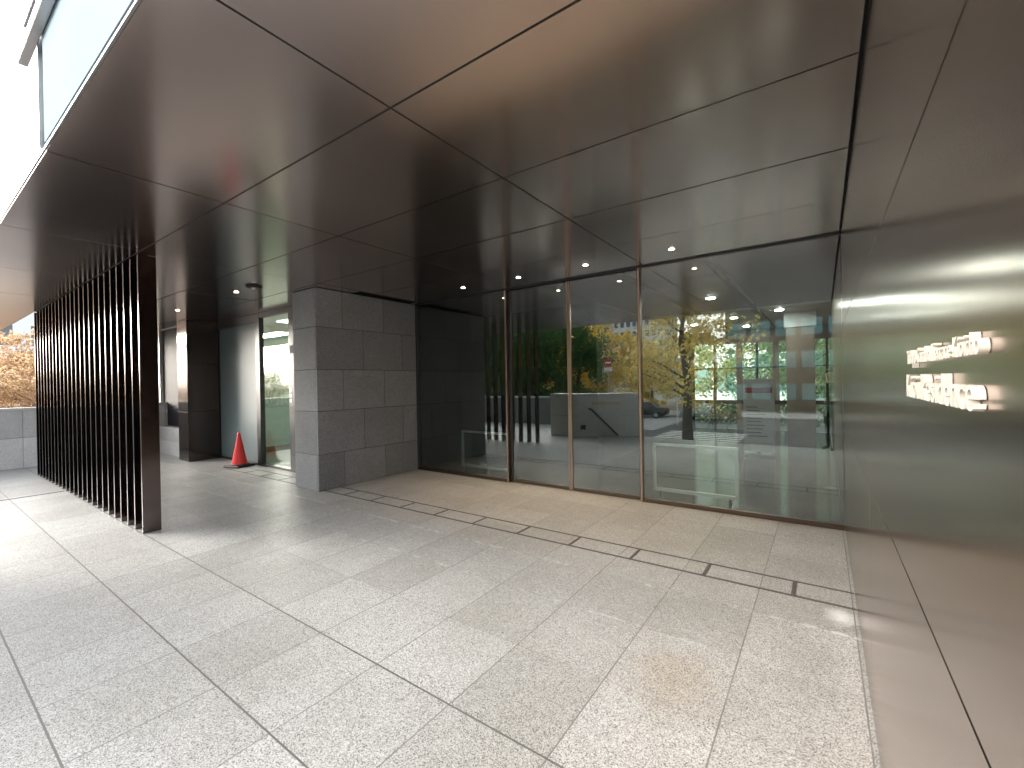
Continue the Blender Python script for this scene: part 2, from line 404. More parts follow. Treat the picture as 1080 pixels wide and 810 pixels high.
# lettering
def lettering(name, text, y_start, length, base, cap, depth, label):
    root = thing(name, label, 'sign', (XW, y_start, base))
    def mesh_of(txt):
        cu = bpy.data.curves.new('t', 'FONT'); cu.body = txt; cu.size = 1; cu.extrude = 0.0
        o = bpy.data.objects.new('t', cu); COL.objects.link(o)
        dg = bpy.context.evaluated_depsgraph_get(); dg.update()
        me = bpy.data.meshes.new_from_object(o.evaluated_get(dg))
        xs_ = [v.co.x for v in me.vertices]; ys_ = [v.co.y for v in me.vertices]
        COL.objects.unlink(o); bpy.data.objects.remove(o); bpy.data.curves.remove(cu)
        return me, min(xs_), max(xs_), max(ys_)
    _, _, total, _ = mesh_of(text); _, _, _, capz = mesh_of('K')
    sx = length/total; sz = cap/capz
    for i, ch in enumerate(text):
        if ch == ' ': continue
        me, mn, mxx, _ = mesh_of(ch); _, _, end, _ = mesh_of(text[:i+1])
        off = end - mxx
        bm = bmesh.new(); bm.from_mesh(me)
        # flat glyph in XY -> on the wall: glyph x runs toward -Y, glyph y is up, thickness along -X
        for v in bm.verts: v.co = Vector((-.001, -(v.co.x+off)*sx, v.co.y*sz))
        bmesh.ops.remove_doubles(bm, verts=bm.verts[:], dist=1e-6)
        r = bmesh.ops.extrude_face_region(bm, geom=bm.faces[:])
        for v in r['geom']:
            if isinstance(v, bmesh.types.BMVert): v.co.x -= depth
        bmesh.ops.recalc_face_normals(bm, faces=bm.faces[:])
        me2 = bpy.data.meshes.new('letter'); bm.to_mesh(me2); bm.free(); me2.materials.append(M['letter'])
        o = bpy.data.objects.new('letter', me2); COL.objects.link(o); o.parent = root
lettering('wall_lettering', 'Tokyo Garden Terrace Kioicho', 1.47, .62, 1.728, .032, .011, 'upper line of small raised cream letters on the bronze wall')
lettering('wall_lettering', 'Kioi Residence', 1.47, .60, 1.648, .054, .013, 'lower line of larger raised cream letters on the bronze wall')

# ------------------------------------------------------------------ slat screen
ss = thing('slat_screen', 'screen of tall thin dark bronze fins standing between paving and canopy', 'screen', (-9.7,1.77,0))
slat0 = None
for k in range(24):
    x = -6.535-.2795*k
    if slat0 is None:
        b = MB(); b.box((-.014,-.088,0),(.014,.088,ZC-.004), bev=.002); slat0 = b.build('slat', M['slat'], ss); o = slat0
    else:
        o = slat0.copy(); COL.objects.link(o); o.parent = ss
    o.location = (x+9.7,0,0)

# ------------------------------------------------------------------ stone pillar
sp = thing('stone_pillar', 'thick grey granite block pillar standing between the recessed door and the entrance glass', 'pillar')
b = MB(); PX0,PX1,PY0 = -7.30,-6.605,3.935
b.box((PX0+.008,PY0+.008,0),(PX1-.008,YG+.3,ZC-.004)); b.build('core', M['joint'], sp)
zj = [0,.585,1.285,1.965,2.655,ZC-.006]
b = MB()
for r in range(5):
    z0,z1 = zj[r]+.0045, zj[r+1]-.0045
    b.box((PX0,PY0,z0),(PX1-.045,PY0+.04,z1), bev=.002)                     # front
    cuts = [PY0, 4.41, 5.26, YG+.25] if r % 2 == 0 else [PY0, 4.815, 5.69, YG+.25]
    for a,c in zip(cuts, cuts[1:]):
        b.box((PX1-.04,a+(.0045 if a > PY0 else 0),z0),(PX1,c-.0045,z1), bev=.002)
    b.box((PX0,PY0+.043,z0),(PX0+.04,YD+.1,z1), bev=.002)
b.build('stone_cladding', M['pillarstone'], sp)

# ------------------------------------------------------------------ entrance glazing
eg = thing('glass_entrance', 'tall frameless looking glass front with slim bronze mullions between pillar and metal wall', 'glass front', (0,YG,0))
def pane(x0,x1,y,z0,z1,par,mat='glass',name='glass_pane',th=.012):
    b = MB(); b.box((x0,y-th/2,z0),(x1,y+th/2,z1)); return b.build(name, M[mat], par)
XL,XM1,XM2,XM3 = PX1+.005, -4.365, -3.215, -2.085
for x0,x1 in ((XL+.03,XM1-.03),(XM3+.025,XW-.006)): pane(x0,x1,0,.062,ZC-.022,eg)
b = MB(); b.box((XL,-.035,.003),(XM1-.03,.035,.06), bev=.003); b.build('sill', M['sill'], eg); b = MB(); b.box((XM3+.025,-.035,.003),(XW-.003,.035,.06), bev=.003); b.build('sill', M['sill'], eg)
b = MB(); b.box((XL,-.03,ZC-.02),(XW-.003,.03,ZC+.02)); b.build('head_rail', M['darkframe'], eg)
b = MB(); b.box((XL,-.035,.061),(XL+.028,.035,ZC-.022), bev=.002); b.build('end_frame', M['darkframe'], eg)
b = MB(); b.box((XM1-.028,-.05,.003),(XM1+.0,.06,ZC-.022), bev=.003); b.build('mullion', M['mullion'], eg)
b = MB(); b.box((XM3-.008,-.05,.003),(XM3+.022,.06,ZC-.022), bev=.003); b.build('mullion', M['mullion'], eg)
# two sliding leaves between the mullions
for i,(x0,x1) in enumerate(((XM1+.004,XM2-.004),(XM2+.004,XM3-.012))):
    gd_ = thing('sliding_door', ('left leaf of the glass sliding door meeting the other leaf at a bronze stile', 'right leaf of the glass sliding door next to the wide right pane')[i], 'door', (0,YG+.035,0), 0, 'glass sliding door leaves')
    pane(x0+.03,x1-.02,0,.06,ZC-.03,gd_)
    b = MB(); b.box((x0,-.022,.012),(x0+.028 if i else x0+.045,.022,ZC-.028), bev=.002); b.build('stile', M['darkframe'] if i == 0 else M['mullion'], gd_)
    b = MB(); b.box((x1-.024,-.022,.012),(x1,.022,ZC-.028), bev=.002); b.build('stile', M['mullion'] if i == 0 else M['darkframe'], gd_)
    b = MB(); b.box((x0+.046,-.022,.012),(x1-.025,.022,.058), bev=.002); b.build('bottom_rail', M['sill'], gd_)
# low guard screens behind the side panes
for i,(x0,x1) in enumerate(((-5.66,-4.50),(-2.0,-.90))):
    gr = thing('guard_rail', ('low framed glass guard screen behind the left side pane', 'low framed glass guard screen behind the right side pane')[i], 'guard rail', (0,YG+.24,0), 0, 'guard screens behind the sliding door panes')
    b = MB(); b.box((x0,-.018,.12),(x0+.036,.018,.80)); b.box((x1-.036,-.018,.12),(x1,.018,.80)); b.box((x0+.037,-.018,.765),(x1-.037,.018,.80)); b.box((x0+.037,-.018,.12),(x1-.037,.018,.165)); b.build('frame', M['alu'], gr)
    for x in (x0+.1,x1-.1):
        b = MB(); b.box((x-.02,-.016,.003),(x+.02,.016,.119)); b.build('foot', M['darkframe'], gr)
    pane(x0+.037,x1-.037,0,.166,.764,gr,'clear','screen_pane',.008)

# ------------------------------------------------------------------ lobby behind the glass
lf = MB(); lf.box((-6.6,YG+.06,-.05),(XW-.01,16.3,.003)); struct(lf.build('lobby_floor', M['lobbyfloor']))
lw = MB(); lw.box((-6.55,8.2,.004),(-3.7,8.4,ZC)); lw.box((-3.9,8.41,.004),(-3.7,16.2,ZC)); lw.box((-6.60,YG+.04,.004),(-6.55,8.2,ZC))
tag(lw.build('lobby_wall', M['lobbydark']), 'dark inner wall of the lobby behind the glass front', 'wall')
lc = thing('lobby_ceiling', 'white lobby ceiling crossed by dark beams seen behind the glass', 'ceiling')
b = MB(); b.box((-6.6,YG+.04,ZC+.0),(-3.7,8.4,ZC+.1)); b.build('unlit_ceiling', M['lobbydark'], lc)
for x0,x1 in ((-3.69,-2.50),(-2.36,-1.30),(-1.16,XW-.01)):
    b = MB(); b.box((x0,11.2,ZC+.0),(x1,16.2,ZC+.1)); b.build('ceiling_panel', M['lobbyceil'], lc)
    b = MB(); b.box((x0,YG+.04,ZC+.0),(x1,11.195,ZC+.1)); b.build('unlit_ceiling', M['lobbydark'], lc)  # front ceiling coloured near black to stand in for the unlit interior
for x in (-2.43,-1.23):
    b = MB(); b.box((x-.068,11.2,ZC-.06),(x+.068,16.1,ZC+.09)); b.build('beam', M['darkframe'], lc)
for i,(x,y) in enumerate(((-.80,11.9),(-1.85,12.6),(-3.0,13.4),(-1.85,14.9),(-1.75,9.2))):  # fill lamps added to brighten the lobby; the last lights the notice board
    d = thing('lobby_fill_light', ('lobby fill light in front of the brown pillar behind the glass','added lobby fill light above the notice board between the dark beams','added lobby fill light nearest the dark inner lobby wall','added lobby fill light deepest in the lobby by the garden window','added fill light for the notice board front, closest to the entrance glass')[i], 'ceiling light', (x,y,ZC), 0, 'round fill lights in the lobby ceiling')
    b = MB(); b.lathe([(.085,-.02),(.10,-.012),(.10,-.001),(.085,-.001)], n=24); b.build('trim', M['white'], d)
    b = MB(); b.lathe([(.08,-.024),(.08,-.0205)], n=24); b.build('lens', M['lobbyfill'], d)
lp = thing('lobby_pillar', 'square brown stone pillar inside the lobby behind the glass', 'pillar')
b = MB(); b.box((-.72,12.7,.004),(-.14,13.25,2.92), bev=.006); b.build('shaft', M['lobbystone'], lp)
b = MB(); b.box((-.76,12.66,2.922),(-.10,13.3,ZC-.005), bev=.006); b.build('capital', M['lobbyceil'], lp)
bw = thing('lobby_window', 'glazed rear wall of the lobby with dark frames looking onto a garden', 'window', (0,16.2,0))
b = MB(); b.box((-3.7,-.02,2.86),(XW,.16,ZC+.1)); b.build('header', M['lobbystone'], bw)
for x in (-3.68,-3.0,-2.24,-1.72,-1.2,-.72,.12):
    w = .09 if x in (-2.24,-1.2) else .03
    b = MB(); b.box((x-w,.01,.004),(x+w,.09,2.859)); b.build('mullion', M['lobbystone'] if w > .05 else M['darkframe'], bw)
b = MB(); b.box((-3.7,-.005,.86),(XW-.01,.008,.98)); b.box((-3.7,-.005,2.02),(XW-.01,.008,2.06)); b.build('transom', M['darkframe'], bw)
pane(-3.69,XW-.01,.1,.02,2.86,bw,'clear','glass_pane',.01)
sb = thing('notice_board', 'white standing notice board with a dark red band inside the lobby', 'notice board', (-1.15,11,.003))
b = MB(); b.box((-.30,-.02,.08),(.30,.02,1.68), bev=.004); b.build('panel', M['white'], sb)
b = MB(); b.box((-.26,-.027,1.37),(.26,-.0215,1.49)); b.build('red_band', M['signred'], sb)
b = MB()
for k in range(9): b.box((-.24,-.026,1.05-.08*k),(-.24+random.uniform(.2,.46),-.0215,1.068-.08*k))
b.build('text_lines', M['palejoint'], sb)
b = MB(); b.box((-.26,-.2,0),(.26,.2,.03)); b.box((-.03,-.02,.031),(.03,.02,.079)); b.build('stand', M['darkframe'], sb)

# ------------------------------------------------------------------ recessed door, frosted panel, bronze column
rdoor = thing('glass_door', 'narrow full height glass door in a black frame beside the granite pillar', 'door', (0,YD,0))
b = MB(); b.box((-10.02,-.05,.004),(-9.86,.05,ZC-.004)); b.box((-8.66,-.05,.004),(-8.28,.05,ZC-.004)); b.box((-9.86,-.045,.004),(-8.66,.045,.05)); b.box((-9.86,-.045,ZC-.1),(-8.66,.045,ZC-.004)); b.build('frame', M['darkframe'], rdoor)
pane(-9.858,-8.662,0,.052,ZC-.102,rdoor,'doorglass')
for z in (.32,1.15,2.35):
    b = MB(); b.box((-8.60,-.062,z),(-8.44,-.0505,z+.16), bev=.003); b.build('lock_plate', M['black'], rdoor)
b = MB(); 
for z in (1.38,1.48,1.58): b.box((-8.64,-.058,z),(-8.56,-.0505,z+.07))
b.build('sticker', M['white'], rdoor)
b = MB(); b.box((-8.27,YD-.05,.004),(PX0-.005,YD+.05,ZC-.004)); tag(b.build('side_panel', M['darkframe']), 'black infill panel wedged between the glass door frame and the granite pillar', 'panel')
fp = thing('frosted_panel', 'tall grey teal frosted glass panel behind the red cone', 'panel', (0,YD,0))
b = MB(); b.box((-11.9,-.02,.06),(-10.05,.02,3.10)); b.build('panel', M['frost'], fp)
b = MB(); b.box((-11.915,-.04,.004),(-10.03,.04,.058)); b.build('bottom_rail', M['darkframe'], fp)
b = MB(); b.box((-11.915,-.04,3.102),(-10.03,.04,ZC-.004)); b.build('head_panel', M['darkframe'], fp)
vb = thing('vestibule', 'pale lit vestibule with a wooden skirting behind the narrow glass door', 'room', (0,YD,0))
b = MB(); b.box((-11.8,2.2,.004),(-7.5,2.3,ZC)); b.box((-7.5,.06,.004),(-7.4,2.3,ZC)); b.box((-11.9,.06,.004),(-11.8,2.3,ZC)); b.build('wall', simple('vestibule_wall', (.62,.68,.60), .5, var=.04), vb)
b = MB(); b.box((-11.799,.07,.004),(-11.77,2.19,.14)); b.build('skirting', simple('wood_skirting', (.22,.13,.06), .5), vb)
def etched():
    t = NT('etched_bamboo'); p = t.wpos()
    m = t.n('ShaderNodeMapping'); t.l(p, m.inputs[0]); m.inputs['Rotation'].default_value = (.6,0,0); m.inputs['Scale'].default_value = (1,7,2.2)
    c = t.mix(t.ramp(t.noise(2.2, m.outputs[0], 4, .6), [(.46,0.0),(.54,1.0)]), (.50,.52,.42), (.78,.80,.74))
    t.principled(Base_Color=c, Roughness=.4); return t.mat
b = MB(); b.box((-11.799,.5,1.2),(-11.77,2.1,2.4)); b.build('etched_panel', etched(), vb)
b = MB(); b.box((-11.8,.06,ZC),(-7.5,2.3,ZC+.05)); b.build('ceiling', M['lobbyceil'], vb)
b = MB(); b.box((-10.8,.8,ZC-.02),(-9.0,1.4,ZC-.002)); b.build('fill_panel', emit('vestibule_fill', (.95,1.0,.90), 1.2), vb)  # unseen glowing panel, added to brighten the vestibule
b = MB(); b.box((-11.8,.06,-.01),(-7.5,2.2,.003)); b.build('floor', simple('vestibule_floor', (.35,.34,.31), .3), vb)

cl = thing('bronze_column', 'dark bronze clad column to the left of the frosted panel', 'column')
b = MB(); b.box((-12.49,3.95,0),(-11.94,YD-.001,ZC-.004)); b.build('core', M['black'], cl)
b = MB()
for z0,z1 in ((.01,1.146),(1.152,2.262),(2.268,ZC-.006)): b.box((-12.5,3.93,z0),(-11.92,YD-.045,z1), bev=.002)
b.build('cladding', M['column'], cl)

lg = thing('low_granite_wall', 'knee high grey granite plinth wall to the left of the bronze column', 'wall')
b = MB(); b.box((-30,4.12,0),(-12.52,4.5,.70)); b.build('core', M['palejoint'], lg)
b = MB()
for k in range(14):
    for z0,z1 in ((.0,.35),(.356,.706)): b.box((-12.51-1.25*(k+1)+.004,4.1,z0),(-12.51-1.25*k,4.14,z1), bev=.002)
b.build('stone_cladding', M['boxstone'], lg)
dg_ = thing('dark_window_wall', 'black glass curtain wall above the knee high granite plinth', 'window')
b = MB(); b.box((-30,4.3,.71),(-12.52,4.36,ZC-.004)); b.build('glass_pane', simple('black_glass', (.008,.009,.011), .5, Specular_IOR_Level=.1), dg_)
for k in range(8):
    b = MB(); b.box((-13.18-1.6*k,4.22,.71),(-13.12-1.6*k,4.299,ZC-.004)); b.build('mullion', M['alu'], dg_)
b = MB(); b.box((-30,4.24,ZC-.02),(-12.9,4.8,ZC+.15)); b.build('head', M['darkframe'], dg_)
b = MB(); b.box((-12.50,4.63,.0),(-11.9,5.2,ZC+.15)); b.build('return_wall', M['darkframe'], dg_)

# ------------------------------------------------------------------ lights and ceiling fittings
def downlight(x, y, label, power, spot=True):
    d = thing('downlight', label, 'ceiling light', (x,y,ZC), 0, 'round recessed downlights in the soffit')
    b = MB(); b.lathe([(.033,-.004),(.042,-.003),(.042,.0),(.033,.0)], n=24); b.build('trim', M['steel'], d)
    b = MB(); b.lathe([(.031,-.007),(.031,-.002)], n=24); b.build('lens', M['lamp'], d)
    if spot:
        la = bpy.data.lights.new('downlight_lamp', 'SPOT'); la.energy = power; la.color = (1.0,.70,.40); la.spot_size = R_(75); la.spot_blend = .9; la.shadow_soft_size = .04
        o = bpy.data.objects.new('downlight_lamp', la); COL.objects.link(o); o.parent = d; o.location = (0,0,-.03)
YLT = 5.49
for x,lb in ((-4.84,'downlight over the left side pane, nearest the granite pillar'),(-3.73,'downlight over the left sliding door leaf'),(-2.62,'downlight over the right sliding door leaf'),(-1.475,'downlight over the right side pane, nearest the metal wall')):
    downlight(x, YLT, lb, 17)
downlight(-7.93, 3.33, 'downlight in the soffit close to the dark ceiling dome before the frosted panel', 2.5)
downlight(-10.65, 3.37, 'small downlight in the soffit before the bronze column', 2.5)
cd = thing('ceiling_sensor', 'dark disc with a shiny dome on the soffit before the recessed door', 'sensor', (-7.27,3.31,ZC))
b = MB(); b.lathe([(.06,-.025),(.115,-.022),(.12,-.003),(.115,-.001)], n=28); b.build('disc', M['rubber'], cd)
b = MB(); b.lathe([(.008,-.058),(.03,-.05),(.045,-.026)], n=20); b.build('dome', M['alu'], cd)

# ------------------------------------------------------------------ traffic cone
tc = thing('traffic_cone', 'red plastic traffic cone on a black rubber base before the frosted panel', 'traffic cone', (-10.25,4.30,0), R_(18))
b = MB(); b.lathe([(.150,.052),(.147,.075),(.034,.66),(.033,.70),(.026,.722),(.012,.728)], n=36); b.build('cone_body', M['cone'], tc)
b = MB(); b.box((-.215,-.215,.0),(.215,.215,.042), bev=.012); b.lathe([(.205,.043),(.165,.06),(.13,.064)], n=36); b.build('base', M['rubber'], tc)
b = MB(); b.lathe([(.153,.048),(.155,.05),(.155,.062),(.151,.066)], n=36); b.build('collar', M['cone'], tc)

# ------------------------------------------------------------------ granite plaza walls
def stone_wall(name, label, pts, h, mat, joint_mid, th=.3, spacing=1.2):
    """wall that follows a polyline; each straight run is faced with slabs"""
    root = thing(name, label, 'wall')
    core = MB(); face = MB()
    for (ax,ay),(bx,by) in zip(pts, pts[1:]):
        d = Vector((bx-ax,by-ay)); L = d.length; d /= L; n = Vector((-d.y,d.x))
        def P(t, o): return (ax+d.x*t+n.x*o, ay+d.y*t+n.y*o)
        core.prism([P(.01,-.0),P(L-.01,0),P(L-.01,-th),P(.01,-th)], 0, h-.03)
        k = max(1, round(L/spacing)); w = L/k
        for i in range(k):
            for z0,z1 in ((.0,joint_mid),(joint_mid+.006,h-.06)):
                face.prism([P(i*w+.003,.0),P((i+1)*w-.003,.0),P((i+1)*w-.003,.03),P(i*w+.003,.03)], z0+.004, z1)
    for (ax,ay),(bx,by) in zip(pts, pts[1:]):
        d = Vector((bx-ax,by-ay)); L = d.length; d /= L; n = Vector((-d.y,d.x))
        def P(t, o): return (ax+d.x*t+n.x*o, ay+d.y*t+n.y*o)
        face.prism([P(0,.035),P(L,.035),P(L,-th-.01),P(0,-th-.01)], h-.055, h)
    core.build('core', M['palejoint'], root); face.build('stone_cladding', mat, root)
    return root
stone_wall('granite_wall', 'waist high pale granite wall at the left end of the plaza beyond the slats', [(-14.48,12),(-14.48,-3.5)], 1.33, M['palestone'], .665, spacing=1.25)
stone_wall('granite_wall', 'waist high pale granite wall closing the street side of the plaza', [(-14.1,-3.2),(-7.6,-3.2)][::-1], 1.1, M['palestone'], .66)
gb = thing('stair_enclosure', 'blocky grey granite stair enclosure with a handrail on its bright side', 'wall')
b = MB(); b.prism([(-7.08,.10),(-6.13,.12),(-4.54,-.96),(-4.75,-1.25),(-6.3,-.5),(-7.08,-.5)], 0, 1.31); b.build('stone_block', simple('white_stone', (.74,.74,.73), .6, var=.05), gb)
b = MB()
dv = Vector((1.59,-1.08)).normalized(); nv = Vector((-dv.y,dv.x))
def BF(t, o, z): return (-6.13+dv.x*t+nv.x*o, .12+dv.y*t+nv.y*o, z)
b.tube([BF(.34,.07,.86),BF(.42,.07,.84),BF(1.22,.07,.03)], .032, 10); b.build('handrail', M['slot'], gb)
b = MB(); b.box((-7.0,.10,.64),(-6.2,.124,.648)); b.build('joint', M['palejoint'], gb)
b = MB(); q = [BF(.1,.006,.22),BF(.26,.006,.22),BF(.26,.006,.36),BF(.1,.006,.36)]; b.prism([BF(.1,.001,0)[:2],BF(.26,.001,0)[:2],BF(.26,.01,0)[:2],BF(.1,.01,0)[:2]], .22, .36); b.build('socket_plate', M['signdark'], gb)
b = MB(); b.prism([BF(.45,.001,0)[:2],BF(1.35,.001,0)[:2],BF(1.35,.012,0)[:2],BF(.45,.012,0)[:2]], .97, 1.05); b.build('lit_slot', simple('brass_strip', (.75,.60,.36), .3), gb)

# ------------------------------------------------------------------ trees
def make_tree(name, label, mat, H, crown_r, crown_z0, trunk_r, nleaf, leaf_s, seed, shape='round', group=None, cat='tree', limbs=9):
    rnd = random.Random(seed)
    root = thing(name, label, cat, group=group)
    t = MB(); tips = []
    top = H*.86
    lean = [Vector((rnd.uniform(-.04,.04)*H*f, rnd.uniform(-.04,.04)*H*f, top*f)) for f in (0,.15,.35,.6,.8,1)]
    t.tube(lean, [trunk_r*1.25, trunk_r, trunk_r*.85, trunk_r*.55, trunk_r*.33, trunk_r*.12], 9)
    for i in range(limbs):
        f = rnd.uniform(max(.12, crown_z0/H*.8), .85)
        k = f*5; a = lean[min(4,int(k))].lerp(lean[min(5,int(k)+1)], k-int(k)); a.z = top*f
        ang = i*2.399+rnd.uniform(-.4,.4); rr = crown_r*(.55+.45*rnd.random())*(1.0 if shape == 'round' else (1.1-f))
        bb = a+Vector((math.cos(ang)*rr*.5, math.sin(ang)*rr*.5, rr*.35)); cc = a+Vector((math.cos(ang)*rr, math.sin(ang)*rr, rr*(.55 if shape == 'round' else .15)))
        r0 = trunk_r*.38*(1-f*.5)
        t.tube([a,bb,cc], [r0, r0*.6, r0*.15], 5)
        tips += [(bb, rr*.35),(cc, rr*.4)]
    tips += [(p, crown_r*.4) for p in lean[3:]]
    t.build('trunk', M['bark'], root)
    c = MB(); n = 0
    # clumps
    clumps = []
    for _ in range(46):
        f = rnd.random()
        z = crown_z0+(H-crown_z0)*f
        if shape == 'round': R = crown_r*math.sqrt(max(.05, 1-(2*f-.9)**2))
        else: R = crown_r*(1.05-f)**.8
        a = rnd.uniform(0,6.283); rad = R*math.sqrt(rnd.uniform(.08,1))
        clumps.append((Vector((math.cos(a)*rad, math.sin(a)*rad, z)), crown_r*rnd.uniform(.16,.34)))
    clumps += [(p, s) for p, s in tips if p.z > crown_z0*.8]
    for i in range(nleaf):
        p, s_ = clumps[i % len(clumps)]
        d = Vector((rnd.gauss(0,1), rnd.gauss(0,1), rnd.gauss(0,.8)))
        d = d.normalized()*s_*rnd.random()**.45
        o = p+d
        if o.z < crown_z0*.7: continue
        u = Vector((rnd.gauss(0,1), rnd.gauss(0,1), rnd.gauss(0,1))).normalized(); v = u.orthogonal().normalized()
        w = u.cross(v); ls = leaf_s*rnd.uniform(.5,1.2)
        c.bm.faces.new([c.bm.verts.new(q) for q in (o+v*ls, o+w*ls*.6, o-v*ls, o-w*ls*.6)])
    c.build('crown', mat, root, normals=False)
    return root
def plant(root, spots, labels=None):
    for i,(x,y,z,s_) in enumerate(spots):
        lb = labels[i] if labels else None
        if i == 0:
            root.location = (x,y,z); root.scale = (s_,)*3
            if lb: root['label'] = lb
        else: dup(root, (x,y,z), random.uniform(0,6.28), lb, (s_,)*3)

big = make_tree('ochre_tree', 'large ochre street tree with a bare brown trunk beside the crosswalk', M['ochre'], 11.5, 3.3, 2.2, .27, 7000, .13, 3, limbs=14)
big.location = (-6.6,-15.3,ZS)
ye = make_tree('yellow_tree', 'yellow autumn tree on the far pavement of the street', M['yellow'], 11.5, 4.0, 1.6, .24, 8000, .17, 5, group='yellow trees across the street')
plant(ye, [(-20.5,-34.5,ZS,.95),(-26,-36,ZS,.9),(-15.5,-37,ZS,.62),(-29,-46,ZS,1.05),(-22,-50,ZS,.85),(-17,-58,ZS,.9),(-12.5,-50,ZS,.8),(22,-44,ZS,1.0)])
gr_ = make_tree('evergreen_tree', 'dense dark evergreen tree behind the plaza wall', M['darkgreen'], 12, 4.2, .6, .3, 10000, .2, 9, group='evergreens behind the plaza wall')
plant(gr_, [(-24.5,-16,ZS,.95),(-28.5,-20,ZS,1.05),(-22.3,-23,ZS,.9),(-33,-17,ZS,1.1),(-26,-28,ZS,1.05),(-20,-27.5,ZS,.85),(-34,-30,ZS,1.2),(-40,-22,ZS,1.2)])
og = make_tree('orange_tree', 'small orange autumn tree with thin dark trunks beyond the plaza wall', M['orange'], 6.2, 2.1, 2.3, .09, 9000, .075, 21, group='orange trees beyond the plaza wall', limbs=12)
plant(og, [(-33,1.6,ZS,.88),(-34,4.4,ZS,.92),(-33,7.4,ZS,.9),(-36,10.5,ZS,1.1),(-40,2.8,ZS,1.3),(-41,6.5,ZS,1.3),(-33,-1.8,ZS,.78),(-34,-5.2,ZS,.8),(-36,-8.6,ZS,.8)])
ga = make_tree('garden_tree', 'light green garden tree seen through the lobby', M['green'], 5.0, 1.7, .8, .08, 3200, .10, 31, group='garden trees behind the lobby', limbs=10)
plant(ga, [(-.3,20.2,0,1.0),(.9,23,0,1.15),(-2.6,24,0,.9),(2.5,21,0,1.1),(-5,27,0,1.2),(-.9,29,0,1.3)])
hd = thing('hedge', 'clipped green hedge along the garden behind the lobby', 'hedge')
rnd = random.Random(4); c = MB()
for i in range(5000):
    o = Vector((rnd.uniform(-7,5), 18.3+rnd.uniform(-.35,.35), rnd.uniform(.02,.85))); u = Vector((rnd.gauss(0,1),rnd.gauss(0,1),rnd.gauss(0,1))).normalized(); v = u.orthogonal().normalized(); w = u.cross(v)
    c.bm.faces.new([c.bm.verts.new(q) for q in (o+v*.08,o+w*.05,o-v*.08,o-w*.05)])
c.build('foliage', M['green'], hd, normals=False)

# ------------------------------------------------------------------ buildings
def building(name, label, x0, x1, y0, y1, z1, wallmat, winmat, bay=3.0, storey=3.4, z0=ZS, ww=.62, wh=.55):
    root = thing(name, label, 'building', ((x0+x1)/2,(y0+y1)/2,z0))
    W, D, H = (x1-x0)/2, (y1-y0)/2, z1-z0
    b = MB(); b.box((-W,-D,0),(W,D,H)); b.build('wall', wallmat, root)
    b = MB(); b.box((-W-.15,-D-.15,H+.001),(W+.15,D+.15,H+.6)); b.build('roof', wallmat, root)
    win = MB()
    nz = int(H/storey)
    for k in range(nz):
        za = k*storey+storey*(1-wh)/2+.3; zb = za+storey*wh
        nx = max(1,int(2*W/bay))
        for i in range(nx):
            c_ = -W+(i+.5)*2*W/nx; h_ = bay*ww/2
            win.box((c_-h_,D-.05,za),(c_+h_,D+.02,zb)); win.box((c_-h_,-D-.02,za),(c_+h_,-D+.05,zb))
        ny = max(1,int(2*D/bay))
        for i in range(ny):
            c_ = -D+(i+.5)*2*D/ny; h_ = bay*ww/2
            win.box((W-.05,c_-h_,za),(W+.02,c_+h_,zb)); win.box((-W-.02,c_-h_,za),(-W+.05,c_+h_,zb))
    o = win.build('windows', winmat, root); o['kind'] = 'stuff'
    return root
wgl = simple('window_glass_dark', (.10,.13,.16), .08, var=.3, scale=.3)
tgl = simple('window_glass_teal', (.20,.36,.37), .08, var=.3, scale=.2)
M['bbrown'] = simple('brown_facade', (.10,.075,.06), .6, var=.1, scale=.3); M['bwhite'] = simple('pale_facade', (.68,.69,.70), .6, var=.05, scale=.3); M['bbeige'] = simple('beige_facade', (.48,.42,.35), .7, var=.08, scale=.3); M['bgrey'] = simple('grey_facade', (.36,.38,.40), .6, var=.08, scale=.3)
building('office_tower', 'tall white gridded tower far behind the yellow trees', -62,-44,-158,-140,46, M['bwhite'], wgl, 2.2, 3.6)
building('office_tower', 'beige tower half hidden behind the white gridded tower', -75,-62.5,-170,-150,52, M['bbeige'], wgl, 3.2, 3.6)
building('sky_screen_block', 'dark brown block with teal windows, added across the street to shut out bright sky', -9.5,20,-64,-46,17, M['bbrown'], tgl, 2.4, 3.6, ww=.8, wh=.5)  # made-up dark block keeping bright sky out of the glass reflection
building('office_block', 'grey office block across the street beyond the yellow trees', 18,60,-95,-70,24, M['bgrey'], wgl, 3.0, 3.6)
building('office_block', 'beige office block behind the dark evergreens', -74,-48,-75,-52,20, M['bbeige'], wgl, 3.0, 3.6)
building('office_block', 'white office block beyond the orange trees', -82,-60,-2,22,12, M['bwhite'], wgl, 3.0, 3.4)
building('pavilion', 'low white building with a flat roof behind the garden', -9,-1.6,38,46,4.6, M['bwhite'], tgl, 1.5, 2.6, z0=0, ww=.8, wh=.7)

